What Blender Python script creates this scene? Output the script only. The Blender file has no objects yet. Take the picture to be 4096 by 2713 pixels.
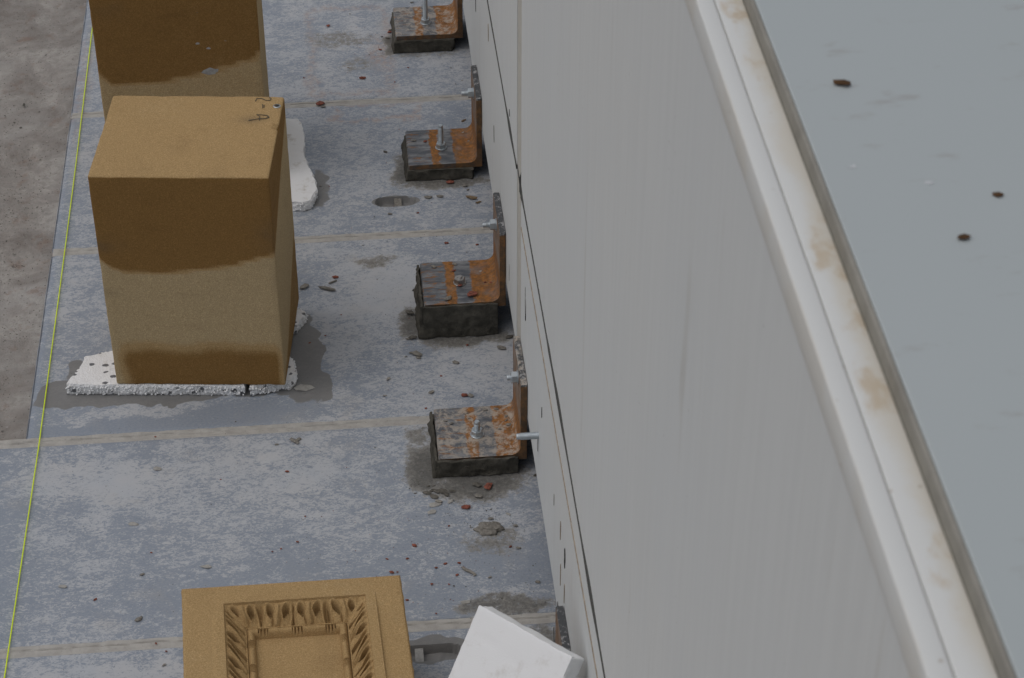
import bpy, bmesh, math, random
import numpy as np
from mathutils import Vector, Matrix
random.seed(4)
RNG = np.random.default_rng(7)
sc = bpy.context.scene
C = sc.collection

# ------------------------------------------------------------------ camera
CF, CPITCH, CYAW = 8538.7, 0.6450, 0.0927
CPOS = Vector((-0.3761, -4.3, 3.1562))
cam = bpy.data.cameras.new('camera')
cam.sensor_width = 36.0
cam.lens = CF / 4096 * 36
cam.clip_start = 0.05
cam.clip_end = 500
cam.dof.use_dof = True
cam.dof.focus_distance = 5.0
cam.dof.aperture_fstop = 16
co = bpy.data.objects.new('camera', cam)
co.location = CPOS
co.rotation_euler = (math.pi / 2 - CPITCH, 0, -CYAW)
C.objects.link(co)
sc.camera = co

# ------------------------------------------------------------------ sky, sun, exposure
SUN_EL, SUN_AZ = math.radians(66), math.radians(-100)     # azimuth from +Y towards +X
w = bpy.data.worlds.new('World')
sc.world = w
w.use_nodes = True
wt = w.node_tree
bg = wt.nodes['Background']
sky = wt.nodes.new('ShaderNodeTexSky')
sky.sky_type = 'NISHITA'
sky.sun_disc = False
sky.sun_elevation = SUN_EL
sky.sun_rotation = SUN_AZ
sky.air_density = 1.0
sky.dust_density = 4.0
hs = wt.nodes.new('ShaderNodeHueSaturation')             # cloud cover: a nearly grey sky
hs.inputs['Saturation'].default_value = 0.50
wt.links.new(sky.outputs[0], hs.inputs['Color'])
wt.links.new(hs.outputs[0], bg.inputs[0])
bg.inputs[1].default_value = 0.081
sd = bpy.data.lights.new('sun', 'SUN')
sd.energy = 0.5
sd.angle = math.radians(100)
sd.color = (1.0, 0.98, 0.96)
so = bpy.data.objects.new('sun', sd)
dv = Vector((math.sin(SUN_AZ) * math.cos(SUN_EL), math.cos(SUN_AZ) * math.cos(SUN_EL), math.sin(SUN_EL)))
so.rotation_euler = dv.to_track_quat('Z', 'Y').to_euler()
so.location = dv * 20
C.objects.link(so)
sc.view_settings.view_transform = 'Standard'
sc.view_settings.look = 'None'
sc.view_settings.gamma = 1.0
sc.view_settings.use_curve_mapping = False
sc.view_settings.exposure = 0.0

# ------------------------------------------------------------------ helpers
def ray(px, py):
    F = Vector((math.sin(CYAW) * math.cos(CPITCH), math.cos(CYAW) * math.cos(CPITCH), -math.sin(CPITCH)))
    R = Vector((math.cos(CYAW), -math.sin(CYAW), 0))
    U = R.cross(F)
    return F + R * ((px - 2048) / CF) + U * ((1356.5 - py) / CF)
def onz(px, py, z=0.0):
    d = ray(px, py); return CPOS + d * ((z - CPOS.z) / d.z)
def onx(px, py, x):
    d = ray(px, py); return CPOS + d * ((x - CPOS.x) / d.x)

def perlin(P, seed=0):
    P = np.asarray(P, float)
    i = np.floor(P).astype(np.int64); f = P - i
    u = f * f * f * (f * (f * 6 - 15) + 10)
    def h(a, b, c):
        n = (a * 374761393 + b * 668265263 + c * 2147483647 + seed * 974634541) & 0xffffffff
        n = ((n ^ (n >> 13)) * 1274126177) & 0xffffffff
        n = ((n ^ (n >> 16)) * 2246822519) & 0xffffffff
        return n ^ (n >> 15)
    tot = 0
    for dx in (0, 1):
        for dy in (0, 1):
            for dz in (0, 1):
                n = h(i[:, 0] + dx, i[:, 1] + dy, i[:, 2] + dz)
                g = np.stack([(n & 255), ((n >> 8) & 255), ((n >> 16) & 255)], 1) / 127.5 - 1
                d = f - np.array([dx, dy, dz])
                wgt = (u[:, 0] if dx else 1 - u[:, 0]) * (u[:, 1] if dy else 1 - u[:, 1]) * (u[:, 2] if dz else 1 - u[:, 2])
                tot = tot + wgt * (g * d).sum(1)
    return tot
def fbm(P, scale, oct=3, seed=0):
    P = np.asarray(P, float) * scale; a, r = 1.0, 0
    for o in range(oct):
        r = r + a * perlin(P + o * 17.3, seed + o); a *= 0.5; P = P * 2.03
    return r
def sstep(a, b, x):
    t = np.clip((x - a) / (b - a), 0, 1); return t * t * (3 - 2 * t)

def mesh_obj(name, V, F, mat, parent=None, loc=(0, 0, 0), smooth=False, attrs=None):
    me = bpy.data.meshes.new(name)
    me.from_pydata([tuple(v) for v in np.asarray(V, float)], [], [tuple(int(k) for k in f) for f in F])
    me.validate()
    if mat: me.materials.append(mat)
    if smooth: me.polygons.foreach_set('use_smooth', [True] * len(me.polygons))
    for k, a in (attrs or {}).items():
        at = me.attributes.new(k, 'FLOAT', 'POINT'); at.data.foreach_set('value', np.asarray(a, np.float32))
    if smooth: me.set_sharp_from_angle(angle=math.radians(smooth if smooth is not True else 40))
    me.update()
    o = bpy.data.objects.new(name, me)
    o.location = loc
    C.objects.link(o)
    if parent: o.parent = parent
    return o
def bm_obj(name, bm, mat, parent=None, loc=(0, 0, 0), smooth=False):
    bmesh.ops.recalc_face_normals(bm, faces=bm.faces)
    me = bpy.data.meshes.new(name); bm.to_mesh(me); bm.free()
    if mat: me.materials.append(mat)
    if smooth: me.polygons.foreach_set('use_smooth', [True] * len(me.polygons))
    o = bpy.data.objects.new(name, me); o.location = loc; C.objects.link(o)
    if parent: o.parent = parent
    return o
def thing(name, label, cat, loc=(0, 0, 0), rot=(0, 0, 0), group=None):
    o = bpy.data.objects.new(name, None); o.empty_display_size = 0.05
    o.location = loc; o.rotation_euler = rot; C.objects.link(o)
    tag(o, label, cat, group); return o
def tag(o, label, cat, group=None):
    o['label'] = label; o['category'] = cat
    if group: o['group'] = group
    return o
def axis(a, b, step, r):
    n = max(1, int(round((b - a - 2 * r) / step)))
    mid = np.linspace(a + r, b - r, n + 1)
    return np.unique(np.concatenate([[a, a + r * .35], mid, [b - r * .35, b]])) if r > 0 else mid
def grid_box(lo, hi, r, step):
    """rounded box as a welded quad grid"""
    if not hasattr(step, '__len__'): step = (step,) * 3
    ax = [axis(lo[k], hi[k], step[k], r) for k in range(3)]
    n = [len(a) for a in ax]
    idx, V, F = {}, [], []
    def vid(i, j, k):
        key = (i * n[1] + j) * n[2] + k
        if key not in idx:
            idx[key] = len(V); V.append((ax[0][i], ax[1][j], ax[2][k]))
        return idx[key]
    for fixed in range(3):
        a, b = [(1, 2), (2, 0), (0, 1)][fixed]
        for side in (0, n[fixed] - 1):
            for i in range(n[a] - 1):
                for j in range(n[b] - 1):
                    q = []
                    for di, dj in ((0, 0), (1, 0), (1, 1), (0, 1)):
                        c = [0, 0, 0]; c[fixed] = side; c[a] = i + di; c[b] = j + dj
                        q.append(vid(*c))
                    F.append(q if side else q[::-1])
    V = np.array(V)
    if r > 0:
        q = np.clip(V, np.array(lo) + r, np.array(hi) - r)
        d = V - q; L = np.linalg.norm(d, axis=1); m = L > 1e-9
        V[m] = q[m] + d[m] / L[m, None] * r
    return V, F
def add_tube(bm, p, q, r, seg=16, r2=None):
    p, q = Vector(p), Vector(q); d = (q - p).normalized()
    u = d.orthogonal().normalized(); v = d.cross(u); r2 = r if r2 is None else r2
    A = [bm.verts.new(p + (u * math.cos(t) + v * math.sin(t)) * r) for t in [2 * math.pi * k / seg for k in range(seg)]]
    B = [bm.verts.new(q + (u * math.cos(t) + v * math.sin(t)) * r2) for t in [2 * math.pi * k / seg for k in range(seg)]]
    for k in range(seg): bm.faces.new((A[k], A[(k + 1) % seg], B[(k + 1) % seg], B[k]))
    bm.faces.new(A[::-1]); bm.faces.new(B)
def lathe(bm, prof, o, d, seg=18):
    """prof: list of (radius, along)"""
    o, d = Vector(o), Vector(d).normalized(); u = d.orthogonal().normalized(); v = d.cross(u); prev = None
    for r, s in prof:
        ring = [bm.verts.new(o + d * s + (u * math.cos(t) + v * math.sin(t)) * r) for t in [2 * math.pi * k / seg for k in range(seg)]]
        if prev:
            for k in range(seg): bm.faces.new((prev[k], prev[(k + 1) % seg], ring[(k + 1) % seg], ring[k]))
        else: bm.faces.new(ring[::-1])
        prev = ring
    bm.faces.new(prev)

# ------------------------------------------------------------------ materials
class N:
    def __init__(s, name):
        s.m = bpy.data.materials.new(name); s.m.use_nodes = True; s.t = s.m.node_tree
        s.b = s.t.nodes['Principled BSDF']; s.g = s.t.nodes.new('ShaderNodeNewGeometry')
        s.pos = s.g.outputs['Position']; s.tc = s.t.nodes.new('ShaderNodeTexCoord'); s.obj = s.tc.outputs['Object']
    def put(s, sock, v):
        if hasattr(v, 'links') or hasattr(v, 'is_linked'): s.t.links.new(v, sock)
        elif hasattr(v, '__len__') and len(v) == 3 and sock.type == 'RGBA': sock.default_value = (*v, 1)
        else: sock.default_value = v
    def scale(s, v, xyz):
        n = s.t.nodes.new('ShaderNodeMapping'); s.put(n.inputs['Vector'], v); n.inputs['Scale'].default_value = xyz; return n.outputs[0]
    def noise(s, sc_, detail=4, rough=.55, v=None, dist=0.0):
        n = s.t.nodes.new('ShaderNodeTexNoise'); s.put(n.inputs['Vector'], v if v is not None else s.pos)
        n.inputs['Scale'].default_value = sc_; n.inputs['Detail'].default_value = detail
        n.inputs['Roughness'].default_value = rough; n.inputs['Distortion'].default_value = dist; return n.outputs['Fac']
    def voro(s, sc_, v=None, out='Distance', feature='F1'):
        n = s.t.nodes.new('ShaderNodeTexVoronoi'); s.put(n.inputs['Vector'], v if v is not None else s.pos)
        n.feature = feature; n.inputs['Scale'].default_value = sc_; return n.outputs[out]
    def ramp(s, f, a, b, lo=0.0, hi=1.0):
        n = s.t.nodes.new('ShaderNodeMapRange'); n.interpolation_type = 'SMOOTHSTEP'; s.put(n.inputs[0], f)
        n.inputs[1].default_value = a; n.inputs[2].default_value = b; n.inputs[3].default_value = lo; n.inputs[4].default_value = hi
        return n.outputs[0]
    def math(s, op, a, b=0.0):
        n = s.t.nodes.new('ShaderNodeMath'); n.operation = op; s.put(n.inputs[0], a); s.put(n.inputs[1], b); return n.outputs[0]
    def mix(s, f, a, b, mode='MIX'):
        n = s.t.nodes.new('ShaderNodeMix'); n.data_type = 'RGBA'; n.blend_type = mode
        s.put(n.inputs[0], f); s.put(n.inputs[6], a); s.put(n.inputs[7], b); return n.outputs[2]
    def attr(s, name):
        n = s.t.nodes.new('ShaderNodeAttribute'); n.attribute_name = name; return n.outputs['Fac']
    def sep(s, v):
        n = s.t.nodes.new('ShaderNodeSeparateXYZ'); s.put(n.inputs[0], v); return n.outputs
    def bump(s, h, strength, dist, normal=None):
        n = s.t.nodes.new('ShaderNodeBump'); s.put(n.inputs['Height'], h); n.inputs['Strength'].default_value = strength
        n.inputs['Distance'].default_value = dist
        if normal is not None: s.t.links.new(normal, n.inputs['Normal'])
        return n.outputs[0]
    def out(s, col, rough=.8, metal=0.0, normal=None, spec=None):
        s.put(s.b.inputs['Base Color'], col); s.put(s.b.inputs['Roughness'], rough); s.put(s.b.inputs['Metallic'], metal)
        if normal is not None: s.t.links.new(normal, s.b.inputs['Normal'])
        if spec is not None: s.put(s.b.inputs['Specular IOR Level'], spec)
        return s.m

def m_slab():
    n = N('bluestone')
    st = n.scale(n.pos, (0.6, 1.0, 1.0))
    fine = n.noise(170, 8, .74, st, 1.1)
    mid = n.noise(34, 6, .62, st, .9)
    big = n.noise(5.5, 4, .55, n.pos, .5)
    f = n.math('ADD', n.math('MULTIPLY', fine, .95), n.math('ADD', n.math('MULTIPLY', mid, .42), n.math('MULTIPLY', big, .30)))
    f = n.math('ADD', f, n.math('MULTIPLY', n.attr('dust_and_light'), .13))
    d = n.ramp(f, .80, .915)
    base = n.mix(n.noise(9, 5), (.205, .242, .298), (.27, .308, .362))
    base = n.mix(n.ramp(n.noise(260, 4, .7, st), .35, .7, 0, .6), base, (.34, .36, .39))
    dust_and_light = n.mix(n.noise(11, 4), (.575, .56, .54), (.45, .485, .53))
    col = n.mix(n.math('MULTIPLY', d, .74), base, dust_and_light)
    # brownish haze, dots
    col = n.mix(n.ramp(n.noise(6.5, 5, .6, n.pos, .5), .56, .75, 0, .3), col, (.42, .395, .36))
    spots = n.ramp(n.voro(120, n.pos), .05, .17, .8, 0)
    col = n.mix(n.math('MULTIPLY', spots, n.ramp(n.noise(11), .42, .6)), col, (.10, .09, .08))
    # rust outlines left by bricks
    ru = n.math('MULTIPLY', n.attr('rust'), n.ramp(n.noise(60, 5, .7), .36, .62))
    col = n.mix(n.math('MULTIPLY', ru, .5), col, (.42, .29, .215))
    # cement smears
    ce = n.ramp(n.math('ADD', n.attr('cement'), n.math('MULTIPLY', n.math('SUBTRACT', n.noise(52, 9, .78), .5), 2.1)), .32, .74)
    col = n.mix(n.math('MULTIPLY', ce, .85), col, n.mix(n.ramp(n.math('ADD', n.attr('cement'), n.math('MULTIPLY', n.noise(95, 8, .8), 2.2)), 1.35, 2.25), (.28, .265, .235), (.085, .078, .062)))
    we = n.ramp(n.math('ADD', n.attr('wet_dark'), n.math('MULTIPLY', n.math('SUBTRACT', n.noise(30, 5, .6), .5), .5)), .40, .56)
    wetc = n.mix(n.noise(14, 4), (.165, .162, .155), (.215, .208, .195))
    col = n.mix(n.math('MULTIPLY', we, .88), col, wetc)
    nrm = n.bump(fine, .25, .002); nrm = n.bump(n.noise(22, 5), .25, .004, nrm)
    rough = n.mix(we, n.mix(d, (.55,) * 3, (.85,) * 3), (.5,) * 3)
    return n.out(col, rough, 0, nrm, .35)
def m_mortar(name, c1, c2, sc_=60, bumpd=.004, spec=.2, smear=True):
    n = N(name)
    f = n.noise(sc_, 7, .68); g = n.noise(sc_ * 5, 4, .7)
    col = n.mix(n.ramp(f, .32, .68), c1, c2)
    col = n.mix(n.ramp(g, .55, .75, 0, .5), col, tuple(x * .55 for x in c1))
    if smear:
        col = n.mix(n.ramp(n.noise(9, 4, .6), .5, .72, 0, .6), col, tuple(min(1, x * 1.5) for x in c2))
    nrm = n.bump(g, .5, bumpd * .4); nrm = n.bump(f, .6, bumpd, nrm)
    return n.out(col, .92, 0, nrm, spec)
def m_ground():
    n = N('site_mortar_ground')
    a = n.noise(7, 6, .6, n.pos, .5); b = n.noise(45, 7, .7); c = n.noise(240, 4, .7)
    col = n.mix(n.ramp(a, .36, .66), (.24, .215, .195), (.42, .395, .365))
    col = n.mix(n.ramp(b, .42, .62, 0, .75), col, (.30, .283, .26))
    col = n.mix(n.ramp(n.noise(3.1, 4), .5, .68, 0, .6), col, (.42, .405, .385))
    col = n.mix(n.ramp(n.noise(13, 5, .65), .56, .7, 0, .5), col, (.25, .17, .13))
    col = n.mix(n.ramp(n.voro(75), .05, .2, .85, 0), col, (.075, .062, .052))
    w_ = n.math('MULTIPLY', n.ramp(n.voro(60, n.scale(n.pos, (1, 1.3, 1))), .06, .14, 1, 0), n.ramp(n.noise(9), .54, .66))
    col = n.mix(w_, col, (.5, .48, .45))
    nrm = n.bump(c, .5, .003); nrm = n.bump(b, .7, .012, nrm)
    return n.out(col, .95, 0, nrm, .15)
def m_sand():
    n = N('sandstone')
    g = n.noise(420, 4, .75); h = n.noise(240, 4, .75)
    wet_dark = n.attr('wet_dark')
    wet_dark = n.math('ADD', wet_dark, n.math('ADD', n.math('MULTIPLY', n.math('SUBTRACT', n.noise(9, 4), .5), .16), n.math('MULTIPLY', n.math('SUBTRACT', n.noise(75, 5, .7), .5), .30)))
    c = n.mix(n.ramp(wet_dark, 0.05, .42), (.55, .425, .25), (.50, .345, .170))
    c = n.mix(n.ramp(wet_dark, .44, .95), c, (.295, .170, .060))
    c = n.mix(n.ramp(g, .38, .66), n.mix(1.0, c, (.66, .63, .58), 'MULTIPLY'), c)
    c = n.mix(n.ramp(h, .52, .66, 0, .7), c, n.mix(1.0, c, (1.25, 1.23, 1.2), 'MULTIPLY'))
    c = n.mix(n.ramp(n.voro(210), .04, .13, .45, 0), c, n.mix(1.0, c, (.4, .36, .33), 'MULTIPLY'))
    # grimy smudges and faint horizontal bedding
    c = n.mix(n.ramp(n.noise(7, 4, .6, n.scale(n.pos, (1, 1, 3.2)), .3), .55, .78, 0, .42), c, n.mix(1.0, c, (.68, .66, .66), 'MULTIPLY'))
    c = n.mix(n.attr('grime'), c, (.10, .085, .065))
    nrm = n.bump(g, .35, .0012); nrm = n.bump(h, .35, .002, nrm)
    return n.out(c, .95, 0, nrm, .12)
def m_foam(name, flecks, dirt=.3):
    n = N(name)
    v = n.voro(230 if flecks else 420); col = n.mix(n.noise(12, 3), (.79, .80, .805), (.83, .835, .84))
    if flecks:
        cell = n.t.nodes.new('ShaderNodeTexVoronoi'); cell.inputs['Scale'].default_value = 66
        n.put(cell.inputs['Vector'], n.scale(n.pos, (.8, 1.15, 1)))
        r = n.sep(cell.outputs['Color'])[0]
        k = n.math('MULTIPLY', n.ramp(r, .70, .71), n.ramp(n.math('ADD', cell.outputs['Distance'], n.math('MULTIPLY', n.noise(160), .25)), .50, .60, 1, 0))
        col = n.mix(k, col, (.15, .155, .165))
    col = n.mix(n.ramp(n.noise(24, 6, .7), .52, .78, 0, dirt), col, (.42, .38, .31))
    nrm = n.bump(v, .55 if flecks else .2, .0022 if flecks else .0008)
    return n.out(col, .8, 0, nrm, .25)
def m_paint():
    n = N('weathered_grey_paint')
    st = n.noise(40, 6, .6, n.scale(n.pos, (1, 1, .05)), .15)
    st2 = n.noise(130, 4, .6, n.scale(n.pos, (1, 1, .03)))
    col = n.mix(n.ramp(st, .3, .7), (.655, .67, .66), (.685, .70, .69))
    col = n.mix(n.ramp(st2, .56, .78, 0, .28), col, (.60, .595, .56))
    col = n.mix(n.ramp(n.noise(1.4, 3), .35, .7, 0, .5), col, (.645, .67, .675))
    col = n.mix(n.ramp(n.noise(26, 4, .6, n.scale(n.pos, (1, 1, .12))), .66, .78, 0, .3), col, (.55, .52, .46))
    mk = n.math('MULTIPLY', n.ramp(n.noise(17, 5, .6, n.scale(n.pos, (1, 1, .09)), .3), .60, .74), n.ramp(n.noise(2.1, 2), .45, .6))
    col = n.mix(n.math('MULTIPLY', mk, .34), col, (.44, .42, .37))
    # dirt splash specks
    col = n.mix(n.math('MULTIPLY', n.ramp(n.voro(70, n.scale(n.pos, (1, 1, .45))), .03, .1, .6, 0), n.ramp(n.noise(6), .52, .66)), col, (.22, .19, .16))
    nrm = n.bump(st2, .2, .001); nrm = n.bump(st, .2, .002, nrm)
    return n.out(col, .62, 0, nrm, .3)
def m_rail():
    n = N('stained_white_paint')
    x = n.sep(n.pos)[0]
    k = n.ramp(n.math('ADD', x, n.math('MULTIPLY', n.math('SUBTRACT', n.noise(9, 6, .65), .5), .06)), .024, .044)
    col = n.mix(n.math('MULTIPLY', k, .85), (.69, .70, .68), (.655, .625, .55))
    blot = n.math('MULTIPLY', n.ramp(n.noise(13, 5, .6, n.scale(n.pos, (1.6, 1, 1))), .55, .68), n.ramp(x, .018, .026, 0, .8))
    col = n.mix(blot, col, (.55, .455, .325))
    col = n.mix(n.ramp(n.voro(30), .02, .09, .55, 0), col, (.40, .34, .26))
    col = n.mix(n.math('MULTIPLY', n.ramp(x, .0008, -.0012, 0, .3), n.ramp(n.noise(8, 4), .4, .6)), col, (.60, .54, .44))
    return n.out(col, .5, 0, n.bump(n.noise(60, 4), .15, .001), .4)
def m_deck():
    n = N('grey_deck_paint')
    col = n.mix(n.noise(2.2, 3), (.425, .468, .470), (.455, .492, .493))
    col = n.mix(n.ramp(n.noise(22, 4, .6, n.scale(n.pos, (.7, 1.6, 1))), .60, .76, 0, .4), col, (.30, .27, .25))
    col = n.mix(n.ramp(n.noise(33, 3, .6, n.scale(n.pos, (.7, 1.6, 1))), .68, .78, 0, .4), col, (.5, .5, .5))
    return n.out(col, .5, 0, n.bump(n.noise(120, 3), .08, .001), .4)
def m_steel():
    n = N('rusty_mill_steel')
    x, y, z = n.sep(n.obj)[0:3]
    st = n.scale(n.pos, (.25, 1, 1))
    oi = n.t.nodes.new('ShaderNodeObjectInfo'); oc = n.sep(oi.outputs['Color'])
    x = n.math('ADD', x, n.math('MULTIPLY', n.math('SUBTRACT', oc[1], .5), .04))
    jag = n.math('MULTIPLY', n.math('SUBTRACT', n.noise(48, 5, .7), .5), .030)
    xs = n.math('ADD', x, jag)
    band1 = n.math('MULTIPLY', n.ramp(xs, -.140, -.136), n.ramp(xs, -.116, -.112, 1, 0))
    band2 = n.ramp(xs, -.078, -.073)
    rust = n.math('MAXIMUM', band1, band2)
    streak = n.math('MULTIPLY', n.ramp(n.noise(110, 4, .6, st), .54, .64), n.ramp(x, -.145, -.13, 1, 0))
    rust = n.math('MAXIMUM', rust, n.math('MULTIPLY', streak, .8))
    rust = n.math('MULTIPLY', rust, n.ramp(n.noise(12, 3), .25, .45, .45, 1))
    scalec = n.mix(n.ramp(n.noise(70, 6, .7, st), .38, .66), (.10, .11, .125), (.27, .275, .28))
    rc = n.mix(n.ramp(n.noise(90, 6, .7), .35, .68), (.175, .085, .034), (.38, .160, .040))
    rc = n.mix(n.ramp(n.noise(150, 6, .75), .48, .66, 0, .5), rc, (.15, .10, .065))
    rc = n.mix(n.ramp(n.noise(34, 5, .7), .50, .66, 0, .35), rc, (.25, .20, .15))
    col = n.mix(rust, scalec, rc)
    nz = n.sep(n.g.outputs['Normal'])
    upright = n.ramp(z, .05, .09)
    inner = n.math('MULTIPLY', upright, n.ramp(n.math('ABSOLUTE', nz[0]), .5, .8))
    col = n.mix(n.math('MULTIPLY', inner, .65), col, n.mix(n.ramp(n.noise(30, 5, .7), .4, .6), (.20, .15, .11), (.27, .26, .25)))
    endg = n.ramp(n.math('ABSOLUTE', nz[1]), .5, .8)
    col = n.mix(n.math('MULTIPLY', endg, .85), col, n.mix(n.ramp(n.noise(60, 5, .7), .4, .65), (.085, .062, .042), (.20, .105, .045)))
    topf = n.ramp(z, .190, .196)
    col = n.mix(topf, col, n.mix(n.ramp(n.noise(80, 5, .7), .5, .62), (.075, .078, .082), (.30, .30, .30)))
    # dried cement film, amount by world noise
    am = oc[0]
    film = n.math('MULTIPLY', n.ramp(n.math('ADD', n.noise(42, 9, .78, None, .6), n.math('SUBTRACT', am, .5)), .48, .62), .85)
    up = n.ramp(n.sep(n.g.outputs['Normal'])[2], .3, .8, .02, 1)
    col = n.mix(n.math('MULTIPLY', film, up), col, n.mix(n.noise(60, 4), (.50, .43, .35), (.36, .335, .30)))
    nrm = n.bump(n.noise(180, 5, .7), .35, .0015)
    return n.out(col, n.mix(rust, (.5,) * 3, (.9,) * 3), n.math('MULTIPLY', n.math('SUBTRACT', 1.0, rust), .25), nrm, .35)
def m_plain(name, col, rough=.7, metal=0.0, var=.15, sc_=120, bump=.002, spec=.3):
    n = N(name)
    f = n.noise(sc_, 5, .65)
    c = n.mix(n.ramp(f, .3, .7), tuple(x * (1 - var) for x in col), tuple(min(1, x * (1 + var)) for x in col))
    return n.out(c, rough, metal, n.bump(f, .4, bump), spec)

M = dict(slab=m_slab(), ground=m_ground(), sand=m_sand(), foamf=m_foam('flecked_foam', True, .35), foam=m_foam('white_foam', False, .35),
         foamd=m_foam('dirty_white_foam', False, .8),
         joint=m_mortar('joint_mortar', (.37, .355, .33), (.46, .445, .415), 30, .002, smear=False),
         bed=m_mortar('damp_cement_bed', (.055, .052, .043), (.10, .094, .079), 40, .008),
         lump=m_mortar('cement_crumb', (.17, .16, .14), (.27, .255, .23), 150, .002),
         lumpd=m_mortar('damp_cement_crumb', (.085, .080, .070), (.15, .14, .122), 150, .002),
         flake=m_plain('pale_flake', (.35, .34, .315)), brick=m_plain('brick_red', (.21, .075, .052), .9, var=.45),
         tan=m_plain('tan_wood', (.23, .165, .10), .8, var=.3), paint=m_paint(), rail=m_rail(), deck=m_deck(), steel=m_steel(),
         zinc=m_plain('zinc_plated_steel', (.52, .57, .60), .40, .8, .1, 60, .0005), steeldark=m_plain('dull_bolt_steel', (.38, .37, .355), .42, .8, .2, 60, .0005),
         seam=m_plain('dark_seam_dirt', (.085, .085, .08), .9), rustline=m_plain('rusty_seam', (.33, .275, .215), .9, var=.3, sc_=40),
         batten=m_plain('tan_sealant', (.52, .50, .45), .8, var=.06, sc_=30), edge=m_plain('dirty_edge_trim', (.29, .275, .24), .8, var=.12, sc_=20),
         string=m_plain('fluorescent_line', (.78, .95, .02), .6, var=.05), char=m_plain('charcoal_mark', (.13, .105, .07), .95, var=.3, sc_=200),
         void=m_plain('dark_backing', (.03, .03, .03), .95), speck=m_plain('dry_leaf_speck', (.085, .045, .02), .9), drop=m_plain('white_dropping', (.5, .52, .53), .8),
         groove=m_plain('groove_tone', (.55, .53, .49), .9),
         greysmear=m_plain('grey_scuff', (.33, .325, .31), .9))

# ------------------------------------------------------------------ setting: ground, ledge slabs
LX = -1.146                         # left edge of the ledge
WX = 0.0012                         # face of the wall
def build_ground():
    xs = np.unique(np.concatenate([[-60, -25, -10, -5, -3], np.linspace(-2.2, -1.0, 80), [0, 2, 6, 60]]))
    ys = np.unique(np.concatenate([[-60, -20, -6, -3], np.linspace(-1.0, 3.0, 200), [5, 10, 30, 60]]))
    X, Y = np.meshgrid(xs, ys, indexing='ij'); P = np.stack([X.ravel(), Y.ravel(), np.zeros(X.size)], 1)
    near = ((P[:, 0] > -2.3) & (P[:, 0] < -.99) & (P[:, 1] > -1.1) & (P[:, 1] < 3.1))
    z = -0.075 + near * (fbm(P, 5, 4, 3) * .012 + fbm(P, 40, 3, 5) * .006)
    z += near * np.exp(-((P[:, 0] - LX) / .07) ** 2) * .012
    P[:, 2] = z
    n, m = len(xs), len(ys)
    F = [(i * m + j, (i + 1) * m + j, (i + 1) * m + j + 1, i * m + j + 1) for i in range(n - 1) for j in range(m - 1)]
    o = mesh_obj('ground', P, F, M['ground'], smooth=True); o['kind'] = 'structure'
build_ground()

SLOTS = [(-.242, .521, .112, .050), (-.262, -1.176, .150, .046)]
BR = [dict(y=1.3286, z=.055), dict(y=.6193, z=.0481), dict(y=-.0923, z=.0947), dict(y=-.6199, z=.0483), dict(y=-1.510, z=.060)]
BL = 0.1808
def blob(P, cx, cy, rx, ry, rot=0.0, soft=.5):
    dx, dy = P[:, 0] - cx, P[:, 1] - cy
    if rot: dx, dy = dx * math.cos(rot) + dy * math.sin(rot), -dx * math.sin(rot) + dy * math.cos(rot)
    d = np.sqrt((dx / rx) ** 2 + (dy / ry) ** 2)
    return sstep(1 + soft, 1 - soft, d)
def rect_line(P, x0, x1, y0, y1, wd):
    dx = np.maximum(np.maximum(x0 - P[:, 0], P[:, 0] - x1), 0); dy = np.maximum(np.maximum(y0 - P[:, 1], P[:, 1] - y1), 0)
    out = np.hypot(dx, dy)
    ins = np.minimum(np.minimum(P[:, 0] - x0, x1 - P[:, 0]), np.minimum(P[:, 1] - y0, y1 - P[:, 1]))
    d = np.where(ins > 0, ins, out)
    return sstep(wd, wd * .15, d)
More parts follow.
